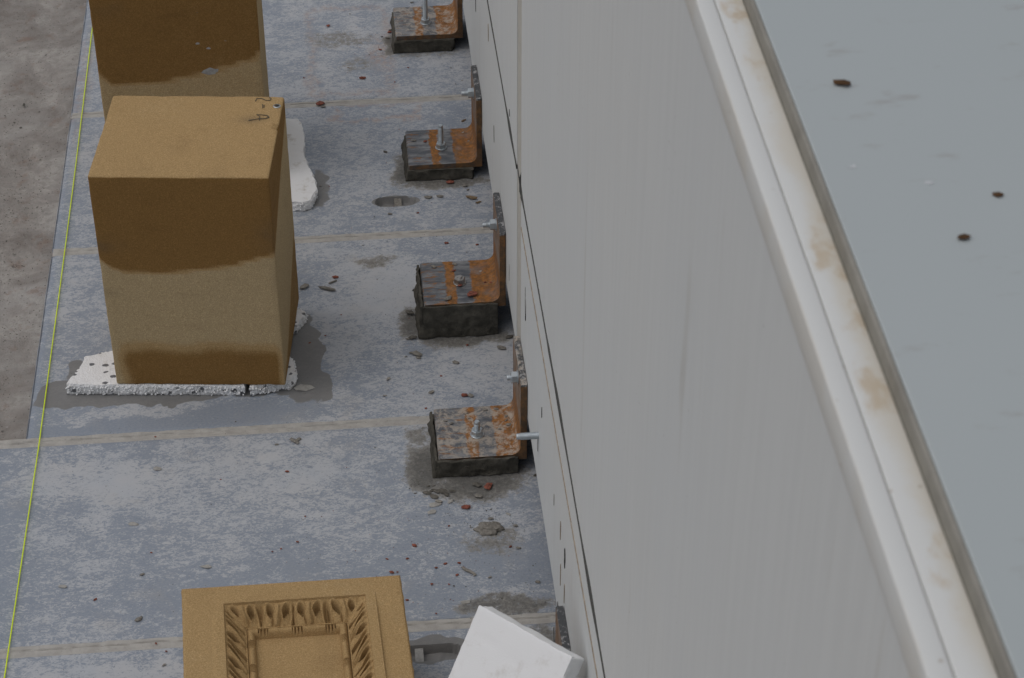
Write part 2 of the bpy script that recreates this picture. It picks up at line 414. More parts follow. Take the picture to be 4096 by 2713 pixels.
def slab_masks(P):
    Q = P + np.stack([fbm(P, 14, 3, 1), fbm(P, 14, 3, 2), np.zeros(len(P))], 1) * .034
    mx = np.maximum
    # water soaked out of the block and its foam, with some painted darkening added
    wet_dark = blob(Q, -.50, -.15, .050, .18, 0, .3)
    wet_dark = mx(wet_dark, blob(Q, -.475, -.265, .045, .05, 0, .3))
    wet_dark = mx(wet_dark, blob(Q, -.80, -.270, .34, .026, 0, .35))
    wet_dark = mx(wet_dark, blob(Q, -1.075, -.245, .055, .055, .5, .35))
    wet_dark = mx(wet_dark, blob(Q, -1.04, -.16, .03, .05, 0, .4) * .8)
    wet_dark = mx(wet_dark, blob(Q, -.45, .60, .035, .10, 0, .5) * .7)  # beside the foam strip: damp stain with the strip's shadow painted in
    wet_dark = mx(wet_dark, blob(Q, -.262, -1.165, .11, .035, 0, .4))  # darker area round the second slot
    for sx, sy, sw, sh in SLOTS[:1]: wet_dark = mx(wet_dark, blob(P, sx, sy, sw * .58, sh * .55, 0, .10))  # inside of the slot painted darker, as shade in the recess
    cem = np.zeros(len(P))
    for k, b in enumerate(BR[:4]):
        y0 = b['y']; e = (.6, .9, 1.0, 1.15)[k]
        cem = mx(cem, blob(Q, -.21, y0 + .05, .042 * e + .006, .075, 0, .7))
        cem = mx(cem, blob(Q, -.11, y0 - .012, .13, .035 * e + .008, 0, .5) * (.85 if k else .55))
    cem = mx(cem, blob(Q, -.12, -.66, .11, .06, 0, .7)); cem = mx(cem, blob(Q, -.225, -.60, .05, .08, 0, .7))
    cem = mx(cem, blob(Q, -.235, -.475, .045, .04, 0, .6) * .7)
    cem = mx(cem, blob(Q, -.105, -.845, .075, .055, 0, .5) * .62)
    cem = mx(cem, blob(Q, -.31, .245, .05, .03, 0, .6) * .7); cem = mx(cem, blob(Q, -.37, 1.42, .12, .06, 0, .7) * .6)
    cem = mx(cem, blob(Q, -.32, 1.27, .06, .05, 0, .7) * .55); cem = mx(cem, blob(Q, -.08, -1.05, .13, .03, 0, .5) * .8)
    cem = mx(cem, blob(Q, -.06, -1.15, .10, .04, 0, .5) * .7)
    rust = rect_line(Q, -.455, -.225, 1.10, 1.62, .022) * .8
    rust = mx(rust, rect_line(Q, -.395, -.155, .945, 1.035, .016))
    rust = mx(rust, blob(Q, -.24, 1.33, .035, .10, 0, .6)); rust = mx(rust, blob(Q, -1.12, 1.25, .02, .3, 0, .6) * .8)
    dust_and_light = fbm(P, 1.7, 2, 9) * .5 + .20 * sstep(-.65, -.35, P[:, 0]) * sstep(-.75, -.35, P[:, 1])  # added paleness between block and brackets offsets shade in the slab colour
    dust_and_light -= 1.0 * blob(Q, -.75, -.375, .30, .050, .05, .4)           # bare swept strip before the joint
    dust_and_light -= .8 * blob(Q, -1.0, -.40, .2, .035, 0, .4)
    dust_and_light -= .7 * blob(Q, -.05, -.92, .12, .055, 0, .6); dust_and_light -= .5 * blob(Q, -.07, .88, .1, .12, 0, .6)
    dust_and_light -= .5 * blob(Q, -.55, -.95, .3, .1, 0, .7)
    dust_and_light += .7 * blob(Q, -1.02, -.56, .2, .06, 0, .6) + .5 * blob(Q, -.62, -.60, .25, .09, 0, .7) + .5 * blob(Q, -.28, .1, .1, .2, 0, .7)
    dust_and_light += .9 * blob(Q, -.92, -.33, .16, .028, .1, .5) + .4 * blob(Q, -.06, -.22, .10, .10, 0, .6) + .5 * blob(Q, -.9, -1.2, .3, .05, 0, .5)
    dust_and_light += .4 * blob(Q, -.06, -.80, .09, .04, 0, .5)
    edge = sstep(.030, .012, P[:, 0] - LX)
    dust_and_light -= edge * .3
    return dict(wet_dark=wet_dark, cement=cem, rust=rust, dust_and_light=dust_and_light)
JY = [2.03, 1.052, .361, -.416, -1.096, -1.85]      # joint centre lines
JW = .013                                            # half width
ledge = bpy.data.objects.new('stone_ledge', None); C.objects.link(ledge); ledge['kind'] = 'structure'
for k in range(len(JY) - 1):
    y1, y0 = JY[k] - JW, JY[k + 1] + JW
    x0 = LX if k < 3 else -2.3
    st = (.004 if k in (1, 4) else .010, .004 if k in (1, 4) else .010, .05)
    V, F = grid_box((x0, y0, -.10), (.24, y1, 0), .007, st)
    top = V[:, 2] > -.002
    V0 = V.copy()
    V[:, 2] += top * (fbm(V0, 6, 3, 21) * .0016 + fbm(V0, 60, 2, 22) * .0005)
    edgey = np.minimum(V0[:, 1] - y0, y1 - V0[:, 1]) < .001
    V[:, 1] += edgey * fbm(V0, 22, 4, 31) * .004
    edgex = V0[:, 0] - x0 < .001
    V[:, 0] += edgex * fbm(V0, 18, 4, 33) * .003
    # softened left arris
    a = np.clip((V0[:, 0] - x0) / .018, 0, 1); V[:, 2] -= top * (1 - a) ** 2 * .006
    for sx, sy, sw, sh in SLOTS:
        r = sh / 2; dx = np.maximum(np.abs(V0[:, 0] - sx) - (sw / 2 - r), 0); d = np.hypot(dx, V0[:, 1] - sy)
        V[:, 2] -= top * sstep(r, r - .008, d) * (.020 + fbm(V0, 40, 2, 4) * .006)
    o = mesh_obj('stone_slab', V, F, M['slab'], ledge, smooth=True, attrs=slab_masks(V0))
    bpy.context.view_layer.objects.active = o
for k in range(1, len(JY) - 1):
    x0 = LX if k < 3 else -2.3
    x0 += .004
    V, F = grid_box((x0, JY[k] - JW - .004, -.09), (.23, JY[k] + JW + .004, -.0015), .002, (.006, .003, .1))
    t = V[:, 2] > -.01; P = V.copy()
    V[:, 2] += t * (fbm(P * np.array([.25, 1, 1]), 120, 3, k) * .0022 + fbm(P, 12, 2, k + 7) * .0015 + .0004)
    crack = np.abs(P[:, 1] - JY[k] - .004 - fbm(P * np.array([1, 0, 0]), 9, 4, k + 3) * .008)
    V[:, 2] -= t * sstep(.0025, .0005, crack) * .004
    mesh_obj('mortar_joint', V, F, M['joint'], ledge, smooth=True)
for (sx, sy, sw, sh), w_ in zip(SLOTS, (.020, .018)):
    V, F = grid_box((sx - w_ / 2 + (.006 if sy > 0 else -.015), sy - sh / 2 + .002, -.03), (sx + w_ / 2 + (.006 if sy > 0 else -.015), sy + sh / 2 - .002, -.006), .001, .02)
    mesh_obj('lifting_tab', V, F, M['greysmear'] if sy < 0 else M['lump'], ledge)

# ------------------------------------------------------------------ the wall and the roof deck behind it
wall = thing('timber_wall', 'tall pale grey painted wall with white capping beside the stone ledge', 'wall', (WX, 0, 0))
Y0, Y1, ZT = -6.0, 7.0, 2.067
YS0, YS1 = -.455, -.358        # vertical tan strip
ZS = .649
ZB = .152
def wall_panel(name, ya, yb, za, zb, edge_lo=None, edge_hi=None, x0=0.0):
    ys = np.unique(np.concatenate([np.linspace(max(ya, -3.4), min(yb, 2.2), 260), [ya, yb]])) if yb - ya > .3 else np.linspace(ya, yb, 8)
    ys = ys[(ys >= ya) & (ys <= yb)]
    zz = np.linspace(0, 1, 24)
    lo = np.full(len(ys), za) if edge_lo is None else edge_lo(ys)
    hi = np.full(len(ys), zb) if edge_hi is None else edge_hi(ys)
    V, F = [], []
    n = len(zz)
    Z = lo[:, None] + (hi - lo)[:, None] * zz[None]
    Yg = np.repeat(ys[:, None], n, 1)
    P = np.stack([np.zeros(Z.size), Yg.ravel(), Z.ravel()], 1)
    P[:, 0] = x0 + fbm(P, 1.3, 2, 40) * .0006
    cnt = len(P)
    B = P.copy(); B[:, 0] = x0 + .03
    V = np.concatenate([P, B])
    m = len(ys)
    for i in range(m - 1):
        for j in range(n - 1):
            a, b, c_, d = i * n + j, (i + 1) * n + j, (i + 1) * n + j + 1, i * n + j + 1
            F.append((a, d, c_, b)); 
    for i in range(m - 1):
        F.append((i * n, (i + 1) * n, cnt + (i + 1) * n, cnt + i * n)); t = n - 1
        F.append((i * n + t, cnt + i * n + t, cnt + (i + 1) * n + t, (i + 1) * n + t))
    for j in range(n - 1):
        F.append((j, cnt + j, cnt + j + 1, j + 1)); i = (m - 1) * n
        F.append((i + j, i + j + 1, cnt + i + j + 1, cnt + i + j))
    return mesh_obj(name, V, F, M['paint'], wall)
def gap(ys):
    P = np.stack([ys, ys * 0, ys * 0], 1)
    g = .002 + .003 * np.clip(perlin(P * 3.1 + .3, 3), 0, 1)
    for c_, s_, a in ((-.43, .05, .018), (-1.20, .10, .009), (-.20, .07, .010), (-1.03, .03, .005), (-1.68, .08, .009), (1.0, .2, .006)):
        g = g + a * np.exp(-((ys - c_) / s_) ** 2)
    return g
def mid(ys): return ZS + .006 * perlin(np.stack([ys * .8, ys * 0, ys * 0], 1), 5) + np.where(ys < -1.2, (ys + 1.2) * .032, 0)
lo_hi = lambda ys: mid(ys) - gap(ys)
up_lo = lambda ys: mid(ys) + gap(ys)
wall_panel('lower_board', Y0, YS0, ZB, ZS, None, lo_hi)
wall_panel('lower_board', YS1, Y1, ZB, ZS, None, lo_hi)
wall_panel('upper_board', Y0, YS0, ZS, ZT, up_lo, None)
wall_panel('upper_board', YS1, Y1, ZS, ZT, up_lo, None)
V, F = grid_box((.0012, YS0 + .0005, ZB + .002), (.03, YS1 - .0005, ZT), 0, (.03, .02, .1)); mesh_obj('joint_strip', V, F, M['batten'], wall)
def ribbon(name, ys, lo, hi, x, mat, th=.004):
    V = [];
    for y, a, b in zip(ys, lo, hi): V += [(x, y, a), (x, y, b), (x + th, y, b), (x + th, y, a)]
    F = []
    for i in range(len(ys) - 1):
        for k in range(4): F.append((4 * i + k, 4 * i + (k + 1) % 4, 4 * i + 4 + (k + 1) % 4, 4 * i + 4 + k))
    F += [(0, 3, 2, 1), tuple(4 * (len(ys) - 1) + k for k in range(4))]
    return mesh_obj(name, V, F, mat, wall)
for a, b in ((Y0, YS0 - .001), (YS1 + .001, Y1)):
    ys = np.unique(np.concatenate([np.linspace(max(a, -3.4), min(b, 2.2), 300), [a, b]]))
    ribbon('dark_seam', ys, mid(ys) - gap(ys) - .001, mid(ys) + gap(ys) + .001, -.0018, M['seam'])
ys = np.linspace(YS0 - .0, YS0 + .05, 8); ribbon('dark_seam', ys, np.linspace(.625, .615, 8), np.linspace(.70, .65, 8), .0008, M['void'])  # black patch painted for the unlit hole where seam meets strip
ys = np.linspace(YS0 + .05, YS1, 8); ribbon('dark_seam', ys, np.linspace(.632, .640, 8), np.linspace(.652, .657, 8), .0010, M['seam'])
ys = np.linspace(-3.2, YS0 - .01, 200)
zb = .560 + .004 * perlin(np.stack([ys, ys * 0, ys * 0], 1), 8) + np.where(ys < -.4, (ys + .4) * .012, 0)
ribbon('rusty_seam', ys, zb - .0022, zb + .0022, -.0016, M['rustline'], .002)
# chips and scars in the paint near the foot
for px, py, hz, wy, mt in [(2101, 1252, .045, .006, 'void'), (2101, 1232, .05, .008, 'greysmear'), (1975, 535, .05, .012, 'greysmear'), (2241, 2123, .05, .006, 'rustline'), (2258, 2234, .05, .010, 'void'),
                           (2241, 2299, .06, .005, 'rustline'), (2256, 2375, .05, .005, 'rustline'), (2036, 1090, .05, .004, 'greysmear'), (2100, 1190, .06, .004, 'greysmear'), (2150, 1770, .05, .004, 'greysmear'),
                           (1952, 130, .05, .008, 'rustline'), (1902, 15, .05, .008, 'seam'), (2037, 452, .02, .006, 'seam'), (2212, 2560, .08, .005, 'greysmear'), (2166, 1650, .03, .004, 'seam'), (2215, 2000, .03, .004, 'greysmear'), (2230, 2430, .03, .008, 'seam')]:
    p = onx(px, py, WX - .001)
    if not (YS0 - .01 < p.y < YS1 + .01):
        bm = bmesh.new(); pts = []
        for t in range(10):
            a = 2 * math.pi * t / 10; k = random.uniform(.55, 1)
            pts.append((wy * k * math.cos(a) * .9 + random.uniform(-.001, .001), hz * .5 * math.sin(a)))
        f = bm.faces.new([bm.verts.new((-.0012, u, v)) for u, v in pts])
        r = bmesh.ops.extrude_face_region(bm, geom=[f]); bmesh.ops.translate(bm, vec=(.003, 0, 0), verts=[v for v in r['geom'] if isinstance(v, bmesh.types.BMVert)])
        bm_obj('paint_chip', bm, M[mt], wall, (0, p.y, p.z))
# capping
V, F = grid_box((-.0030, Y0, ZT), (.0158, Y1, 2.1035), .0022, (.02, .25, .02)); mesh_obj('capping_front', V, F, M['rail'], wall, smooth=True)
V, F = grid_box((.0168, Y0, ZT), (.0460, Y1, 2.103), .0022, (.02, .25, .02)); mesh_obj('capping_back', V, F, M['rail'], wall, smooth=True)
V, F = grid_box((.0302, Y0, ZB + .003), (.14, Y1, ZT - .002), 0, (.2, 4, 2.5)); mesh_obj('wall_core', V, F, M['void'], wall)
V, F = grid_box((.0148, Y0 + .01, ZT + .001), (.0178, Y1 - .01, 2.1), 0, (.2, 4, 2.5)); mesh_obj('capping_groove', V, F, M['groove'], wall)  # strip set in the groove, slightly darker than the capping
V, F = grid_box((.0520, Y0, 1.95), (6.0, Y1, 2.121), .002, (.4, .4, .2)); o = mesh_obj('roof_deck', V, F, M['deck']); o['kind'] = 'structure'
V, F = grid_box((.0462, Y0, 2.05), (.0507, Y1, 2.1202), .0012, (.02, .3, .05)); mesh_obj('edge_trim', V, F, M['edge'], wall)

V, F = grid_box((.13, Y0, .0), (5.9, Y1, 1.949), 0, (6, 14, 2)); mesh_obj('light_block', V, F, M['void'], wall)  # unseen black mass added under deck and wall to stop light leaks

# ------------------------------------------------------------------ sandstone blocks
def sand_box(name, w_, d_, h_, parent, wet_dark, grime, step=.014, chips=(), seed=0):
    V, F = grid_box((0, 0, 0), (w_, d_, h_), .0045, step)
    P = V.copy()
    c_ = np.array([w_ / 2, d_ / 2, h_ / 2]); D = P - c_
    # worn edges: where two faces meet
    prox = np.sort(np.stack([np.minimum(P[:, 0], w_ - P[:, 0]), np.minimum(P[:, 1], d_ - P[:, 1]), np.minimum(P[:, 2], h_ - P[:, 2])], 1), 1)[:, 1]
    e = sstep(.010, 0, prox)
    V -= D / np.linalg.norm(D, axis=1)[:, None] * (e * np.clip(fbm(P, 35, 4, seed), 0, 1) * .004)[:, None]
    V += np.stack([fbm(P, 7, 2, seed + 4), fbm(P, 7, 2, seed + 5), fbm(P, 7, 2, seed + 6)], 1) * .0007
    for q, r, dep in chips:
        dd = np.linalg.norm(P - np.array(q), axis=1); V -= D / np.linalg.norm(D, axis=1)[:, None] * (sstep(r, r * .3, dd) * dep)[:, None]
    return mesh_obj(name, V, F, M['sand'], parent, smooth=18, attrs=dict(wet_dark=wet_dark(P), grime=grime(P)))
def shade_smooth_auto(o, ang=35):
    pass

BW, BD, BH = .4009, .3514, .5837
b1 = thing('sandstone_block', 'sandstone block with a marked bare top, standing on flecked foam', 'stone block', (-.9407, -.2539, .030), (0, 0, -.1056), 'cut sandstone blocks on the ledge')
def wet1(P):
    u, v, t = P[:, 0] / BW, P[:, 2] / BH, P[:, 1] / BD
    j = fbm(P, 9, 3, 50) * .02
    bound = np.interp(u, [0, .05, .12, .3, .5, .75, 1], [.625, .585, .560, .553, .565, .590, .645])
    front = sstep(-.012, .012, v - bound + j * .4)
    inx = sstep(.0, .11, u + j * 2) * sstep(1.01, .965, u)
    front = np.maximum(front, sstep(.25, .14, v + j * 2.2) * inx * .92)
    bs = np.interp(t, [0, .5, 1], [.645, .80, .93]); side = sstep(-.015, .015, v - bs + j * .4) * .9
    low = np.interp(t, [0, .3, 1], [.03, .10, .38]); side = np.maximum(side, sstep(.02, -.02, v - low) * .75)
    r = np.where(P[:, 1] < .003, front, np.where(P[:, 0] > BW - .003, side, .5))
    return np.where(P[:, 2] > BH - .004, .42 + fbm(P, 6, 2, 51) * .1, r)
def grime1(P):
    ga = lambda x, z, rx, rz: np.exp(-((P[:, 0] - x) / rx) ** 2 - ((P[:, 2] - z) / rz) ** 2) * (.7 + fbm(P, 40, 3, 57) * .8)
    g = np.clip(.40 * ga(0, .40, .05, .018) + .28 * ga(0, .268, .04, .014) + .35 * ga(BW, .43, .04, .05) + .4 * ga(BW - .008, .30, .006, .03), 0, .6)
    sm = .42 * np.exp(-((P[:, 0] - .335) / .030) ** 2 - ((P[:, 1] - .245) / .016) ** 2) * (P[:, 2] > BH - .004)
    return np.maximum(g * (P[:, 1] < .01), sm)
sand_box('block_body', BW, BD, BH, b1, wet1, grime1, .012, [((BW, BD * .615, BH), .013, .008)], 61)
def stroke(name, pts, rad, mat, parent, z):
    """flat chalk-like stroke lying on a surface"""
    bm = bmesh.new()
    for a, b in zip(pts[:-1], pts[1:]):
        a, b = Vector((*a, 0)), Vector((*b, 0)); d = (b - a).normalized(); n_ = Vector((-d.y, d.x, 0)); L = (b - a).length; k = max(1, int(L / .006))
        prev = None
        for i in range(k + 1):
            p = a.lerp(b, i / k); r = rad * random.uniform(.45, 1.1)
            ring = [bm.verts.new((p.x + n_.x * r, p.y + n_.y * r, z)), bm.verts.new((p.x - n_.x * r, p.y - n_.y * r, z)),
                    bm.verts.new((p.x - n_.x * r, p.y - n_.y * r, z - .001)), bm.verts.new((p.x + n_.x * r, p.y + n_.y * r, z - .001))]
            if prev:
                for q in range(4): bm.faces.new((prev[q], prev[(q + 1) % 4], ring[(q + 1) % 4], ring[q]))
            else: bm.faces.new(ring)
            prev = ring
        bm.faces.new(prev)
    return bm_obj(name, bm, mat, parent)
Mb1 = Matrix.Translation(b1.location) @ Matrix.Rotation(-.1056, 4, 'Z')
def on_top1(px, py):
    p = Mb1.inverted() @ onz(px, py, .030 + BH); return (p.x, p.y)
q8 = lambda x, y: (850 + x * .351, 350 + y * .351)
S_ = lambda L: [on_top1(*q8(*p)) for p in L]
stroke('charcoal_letter', S_([(410, 380), (520, 360), (600, 358), (645, 345), (620, 322), (560, 315), (505, 312), (540, 335), (535, 378)]), .0017, M['char'], b1, BH + .0012)
stroke('charcoal_letter', S_([(490, 160), (505, 130), (560, 128), (610, 150), (660, 150), (668, 125), (645, 120)]), .0013, M['char'], b1, BH + .0012)
stroke('charcoal_letter', S_([(570, 195), (572, 240)]), .0016, M['char'], b1, BH + .0012)
stroke('charcoal_letter', S_([(588, 205), (586, 232)]), .0013, M['char'], b1, BH + .0012)
sx, sy = on_top1(*q8(733, 215))
bm = bmesh.new(); lathe(bm, [(.0085, -.01), (.0088, .0012), (.0068, .0020), (.0060, -.004)], (sx, sy, BH), (0, 0, 1), 20)
ins = bm_obj('threaded_socket', bm, M['zinc'], b1)
bm = bmesh.new(); lathe(bm, [(.0055, -.02), (.0055, .0010)], (sx + .0012, sy - .001, BH), (0, 0, 1), 14); bm_obj('socket_hole_shade', bm, M['void'], ins)  # black plug standing for the shade inside the hole

B2W, B2D, B2H = .423, .36, .92
b2 = thing('sandstone_block', 'tall sandstone block soaked dark above, standing behind the block with the marked top', 'stone block', (-.9975, .62, .030), (0, 0, .0), 'cut sandstone blocks on the ledge')
def wet2(P):
    u, v, t = P[:, 0] / B2W, P[:, 2], P[:, 1] / B2D
    bound = np.interp(u, [0, .08, .35, .62, .82, .97, 1], [.345, .312, .310, .327, .352, .368, .39])
    front = sstep(-.008, .008, v - bound + fbm(P, 9, 3, 52) * .006) * (.93 + fbm(P, 5, 2, 53) * .14)
    front = np.maximum(front, .18)
    return np.where(P[:, 1] < .003, front, np.where(P[:, 0] > B2W - .003, sstep(.5, .56, v + (1 - t) * .0) * .5 + .12, .45))
sand_box('block_body', B2W, B2D, B2H, b2, wet2, lambda P: .3 * blob(P, .05, 0, .05, 9) * np.clip(fbm(P, 16, 3, 54), 0, 1) * (P[:, 2] > .4), .013, (), 63)
for fx, fz, s_ in [(.285, .335, .018), (.262, .42, .006), (.29, .405, .006), (.30, .34, .01), (.335, .425, .004), (.18, .505, .003), (.27, .51, .003), (.235, .56, .004)]:
    bm = bmesh.new(); bmesh.ops.create_icosphere(bm, subdivisions=1, radius=s_, matrix=Matrix.Translation((fx, 0, fz)) @ Matrix.Diagonal((1, .05, .55, 1)))
    for v in bm.verts: v.co += Vector((random.uniform(-1, 1), 0, random.uniform(-1, 1))) * s_ * .25
    bm_obj('mortar_splash', bm, M['greysmear'] if s_ > .0045 else M['tan'], b2)

# ------------------------------------------------------------------ polystyrene pieces
def plate(name, poly, z0, z1, mat, parent=None, seed=0, rough=.003, loc=(0, 0), sub=.006, sag=None):
    """sheet with ragged broken edges; poly in metres, counter-clockwise"""
    pts = []
    n = len(poly)
    for i in range(n):
        a, b = np.array(poly[i]), np.array(poly[(i + 1) % n]); k = max(1, int(np.linalg.norm(b - a) / sub))
        for t in range(k): pts.append(a + (b - a) * t / k)
    pts = np.array(pts); m = len(pts); c_ = pts.mean(0)
    tan_ = np.roll(pts, -1, 0) - np.roll(pts, 1, 0); nr = np.stack([tan_[:, 1], -tan_[:, 0]], 1); nr /= np.linalg.norm(nr, axis=1)[:, None]
    layers = 5; V, F = [], []
    for l in range(layers + 1):
        z = z0 + (z1 - z0) * l / layers
        P3 = np.concatenate([pts, np.full((m, 1), z)], 1)
        off = (np.abs(fbm(P3, 150, 2, seed)) * 1.6 - .5 + fbm(P3, 28, 3, seed + 1) * 1.3) * rough - (.0012 if l in (0, layers) else 0)
        Q = pts + nr * off[:, None]
        zz = np.full(m, z) + (fbm(np.concatenate([pts, np.zeros((m, 1))], 1), 120, 2, seed + 2) * .0014 if l in (0, layers) else 0)
        V += [(x, y, q) for (x, y), q in zip(Q, zz)]
    for l in range(layers):
        for i in range(m): F.append((l * m + i, l * m + (i + 1) % m, (l + 1) * m + (i + 1) % m, (l + 1) * m + i))
    V = np.array(V)
    if sag is not None: V[:, 2] += sag(V)
    V[:, 0] -= loc[0]; V[:, 1] -= loc[1]
    bm = bmesh.new(); vs = [bm.verts.new(v) for v in V]
    for f in F: bm.faces.new([vs[k] for k in f])
    for ring, fl in ((range(layers * m, layers * m + m), 1), (range(m), -1)):
        f = bm.faces.new([vs[k] for k in ring][::fl]); bmesh.ops.triangulate(bm, faces=[f])
    return bm_obj(name, bm, mat, parent, (loc[0], loc[1], 0))
def beads(name, polyline, z0, z1, cnt, parent, mat, loc):
    bm = bmesh.new()
    L = [np.array(p) for p in polyline]
    for k in range(cnt):
        i = random.randrange(len(L) - 1); t = random.random(); p = L[i] * (1 - t) + L[i + 1] * t
        bmesh.ops.create_icosphere(bm, subdivisions=1, radius=random.uniform(.0018, .0034), matrix=Matrix.Translation((p[0] - loc[0] + random.uniform(-.0025, .0015), p[1] - loc[1] + random.uniform(-.0015, .0025), random.uniform(z0 + .002, z1 - .003))))
    o = bm_obj(name, bm, mat, parent, smooth=True); o['kind'] = 'stuff'; return o
def foam_thing(name, label, poly, z1, mat, seed, rough, nb, line, group=None, sag=None):
    c_ = np.mean(np.array(poly), 0); t = thing(name, label, 'foam piece', (c_[0], c_[1], 0), group=group)
    o = plate('foam_sheet', poly, .0006, z1, mat, None, seed, rough, (0, 0), .005, sag)
    o.parent = t; o.location = (-c_[0], -c_[1], 0)
    if nb: b = beads('foam_beads', line, .0, z1, nb, o, mat, (0, 0))
    return t
G_ = 'polystyrene packing pieces'
foam_thing('foam_board', 'wide white grey-flecked foam board projecting from under the block with the marked top',
           [(-1.062, -.243), (-.95, -.256), (-.80, -.270), (-.638, -.288), (-.634, -.06), (-.90, -.10), (-1.024, -.135), (-1.034, -.183), (-1.048, -.200)], .0298, M['foamf'], 71, .004, 260,
           [(-1.062, -.244), (-.95, -.257), (-.80, -.271), (-.638, -.289)], G_)
foam_thing('foam_board', 'short broken flecked foam offcut beside the gap under the block with the marked top',
           [(-.626, -.292), (-.585, -.283), (-.531, -.272), (-.516, -.250), (-.522, -.19), (-.55, -.12), (-.622, -.10)], .0285, M['foamf'], 72, .005, 130,
           [(-.626, -.293), (-.585, -.285), (-.531, -.274), (-.516, -.250), (-.522, -.19)], G_)
foam_thing('foam_board', 'small flecked foam scrap poking out at the rear of the block with the marked top',
           [(-.60, -.06), (-.513, -.055), (-.487, -.002), (-.503, .016), (-.60, .05)], .0285, M['foamf'], 73, .005, 50, [(-.513, -.055), (-.487, -.002), (-.503, .016)], G_)
foam_thing('foam_board', 'dirty white waisted foam strip under the tall dark sandstone block',
           [(-.74, .53), (-.62, .50), (-.513, .497), (-.488, .491), (-.468, .501), (-.452, .552), (-.455, .613), (-.472, .677), (-.481, .75), (-.480, .841), (-.487, .892), (-.494, .925), (-.53, .930), (-.74, .96)],
           .0298, M['foamd'], 74, .005, 90, [(-.513, .497), (-.488, .491), (-.468, .501), (-.452, .552)], G_)

# ------------------------------------------------------------------ carved stone
KW, KL, KT = .430, .62, .25
def carve_height(P):
    """depth field of the carved panel, u to the right, v towards the viewer"""
    u, v = P[:, 0], P[:, 1]
    x0, x1, y0, y1 = .080, .356, .052, .56
    du, dv = np.minimum(u - x0, x1 - u), np.minimum(v - y0, y1 - v)
    s = np.minimum(du, dv)
    horiz = dv < du                                     # on a top / bottom rail
    t = np.where(horiz, u - (x0 + x1) / 2 + .004, v - (y0 + .02) - s * .95)
    z = np.zeros(len(u))
    grow = sstep(y0 - .012, y0 + .06, v)
    z = np.where(u > x1 + .020, -.0052 * grow - .0008 * (v > y0 - .012), z); z = np.where(u < x0 - .020, -.0016 * grow, z)
    a = np.clip(s / .040, 0, 1)
    prof = -.006 - .030 * (a * .75 + .25 * a * a)
    per = .0655
    ph = (t / per) % 1.0
    wob = .05 * np.sin(a * 3.0 + np.floor(t / per) * 2.1)
    ph = (ph + wob) % 1.0
    pc = np.abs(ph - .5) * 2                                     # 0 leaf middle .. 1 leaf boundary
    ridge = .0055 * np.exp(-((ph - .5) / .055) ** 2) * sstep(0, .25, a)
    cut = -.0130 * sstep(.84, 1.0, pc) * sstep(.02, .25, a)
    lipb = .0035 * np.exp(-((pc - .80) / .06) ** 2) * sstep(.02, .25, a)
    def eye(pc0, a0, ra, rb, dep, lean=0.0):
        w_ = ra * (1 - .55 * sstep(a0, a0 + rb, a))
        q = ((ph - pc0 - lean * (a - a0)) / w_) ** 2 + ((a - a0) / rb) ** 2
        return -dep * sstep(1.2, .45, q) + .0022 * np.exp(-((q - 1.6) / .5) ** 2)
    eyes = eye(.27, .38, .10, .29, .021, .12) + eye(.73, .38, .10, .29, .021, -.12)
    groove = -.0070 * np.exp(-((ph - .32 - .08 * a) / .035) ** 2) * sstep(.5, .75, a) - .0045 * np.exp(-((ph - .68 + .08 * a) / .035) ** 2) * sstep(.5, .75, a)
    groove = groove - .004 * np.exp(-((ph - .11) / .03) ** 2) * sstep(.35, .6, a) - .004 * np.exp(-((ph - .89) / .03) ** 2) * sstep(.35, .6, a)
    swell = .0045 * np.cos((ph - .5) * 2 * np.pi) * np.sin(np.pi * a)
    leaf = prof + ridge + cut + lipb + eyes + groove + swell
    dg = np.abs(du - dv); k = sstep(.016, .003, dg); leaf = leaf * (1 - k) + (prof + .002) * k
    z = np.where(s > 0, leaf, z)
    # fillet, bead and reel
    b = (s - .0485) / .0080
    bead = -.044 + .0155 * np.sqrt(np.clip(1 - b * b, 0, 1))
    tb = np.where(horiz, u - (x0 + x1) / 2, v - (y0 + .085))
    pr = (tb / .0655 + .5) % 1.0 - .5
    reel = (np.abs(pr) < .15) & (np.abs(du - dv) > .010)
    rr = .22 + .78 * np.abs(np.cos(pr / .15 * np.pi * 1.5)) ** 1.0
    bead = np.where(reel, -.044 + (bead + .044) * rr, bead)
    z = np.where((s > .0405) & (s <= .0565), bead, z)
    z = np.where(s > .0565, -.047, z)
    z = np.where((s > .037) & (s <= .0405), -.0345, z)
    return z
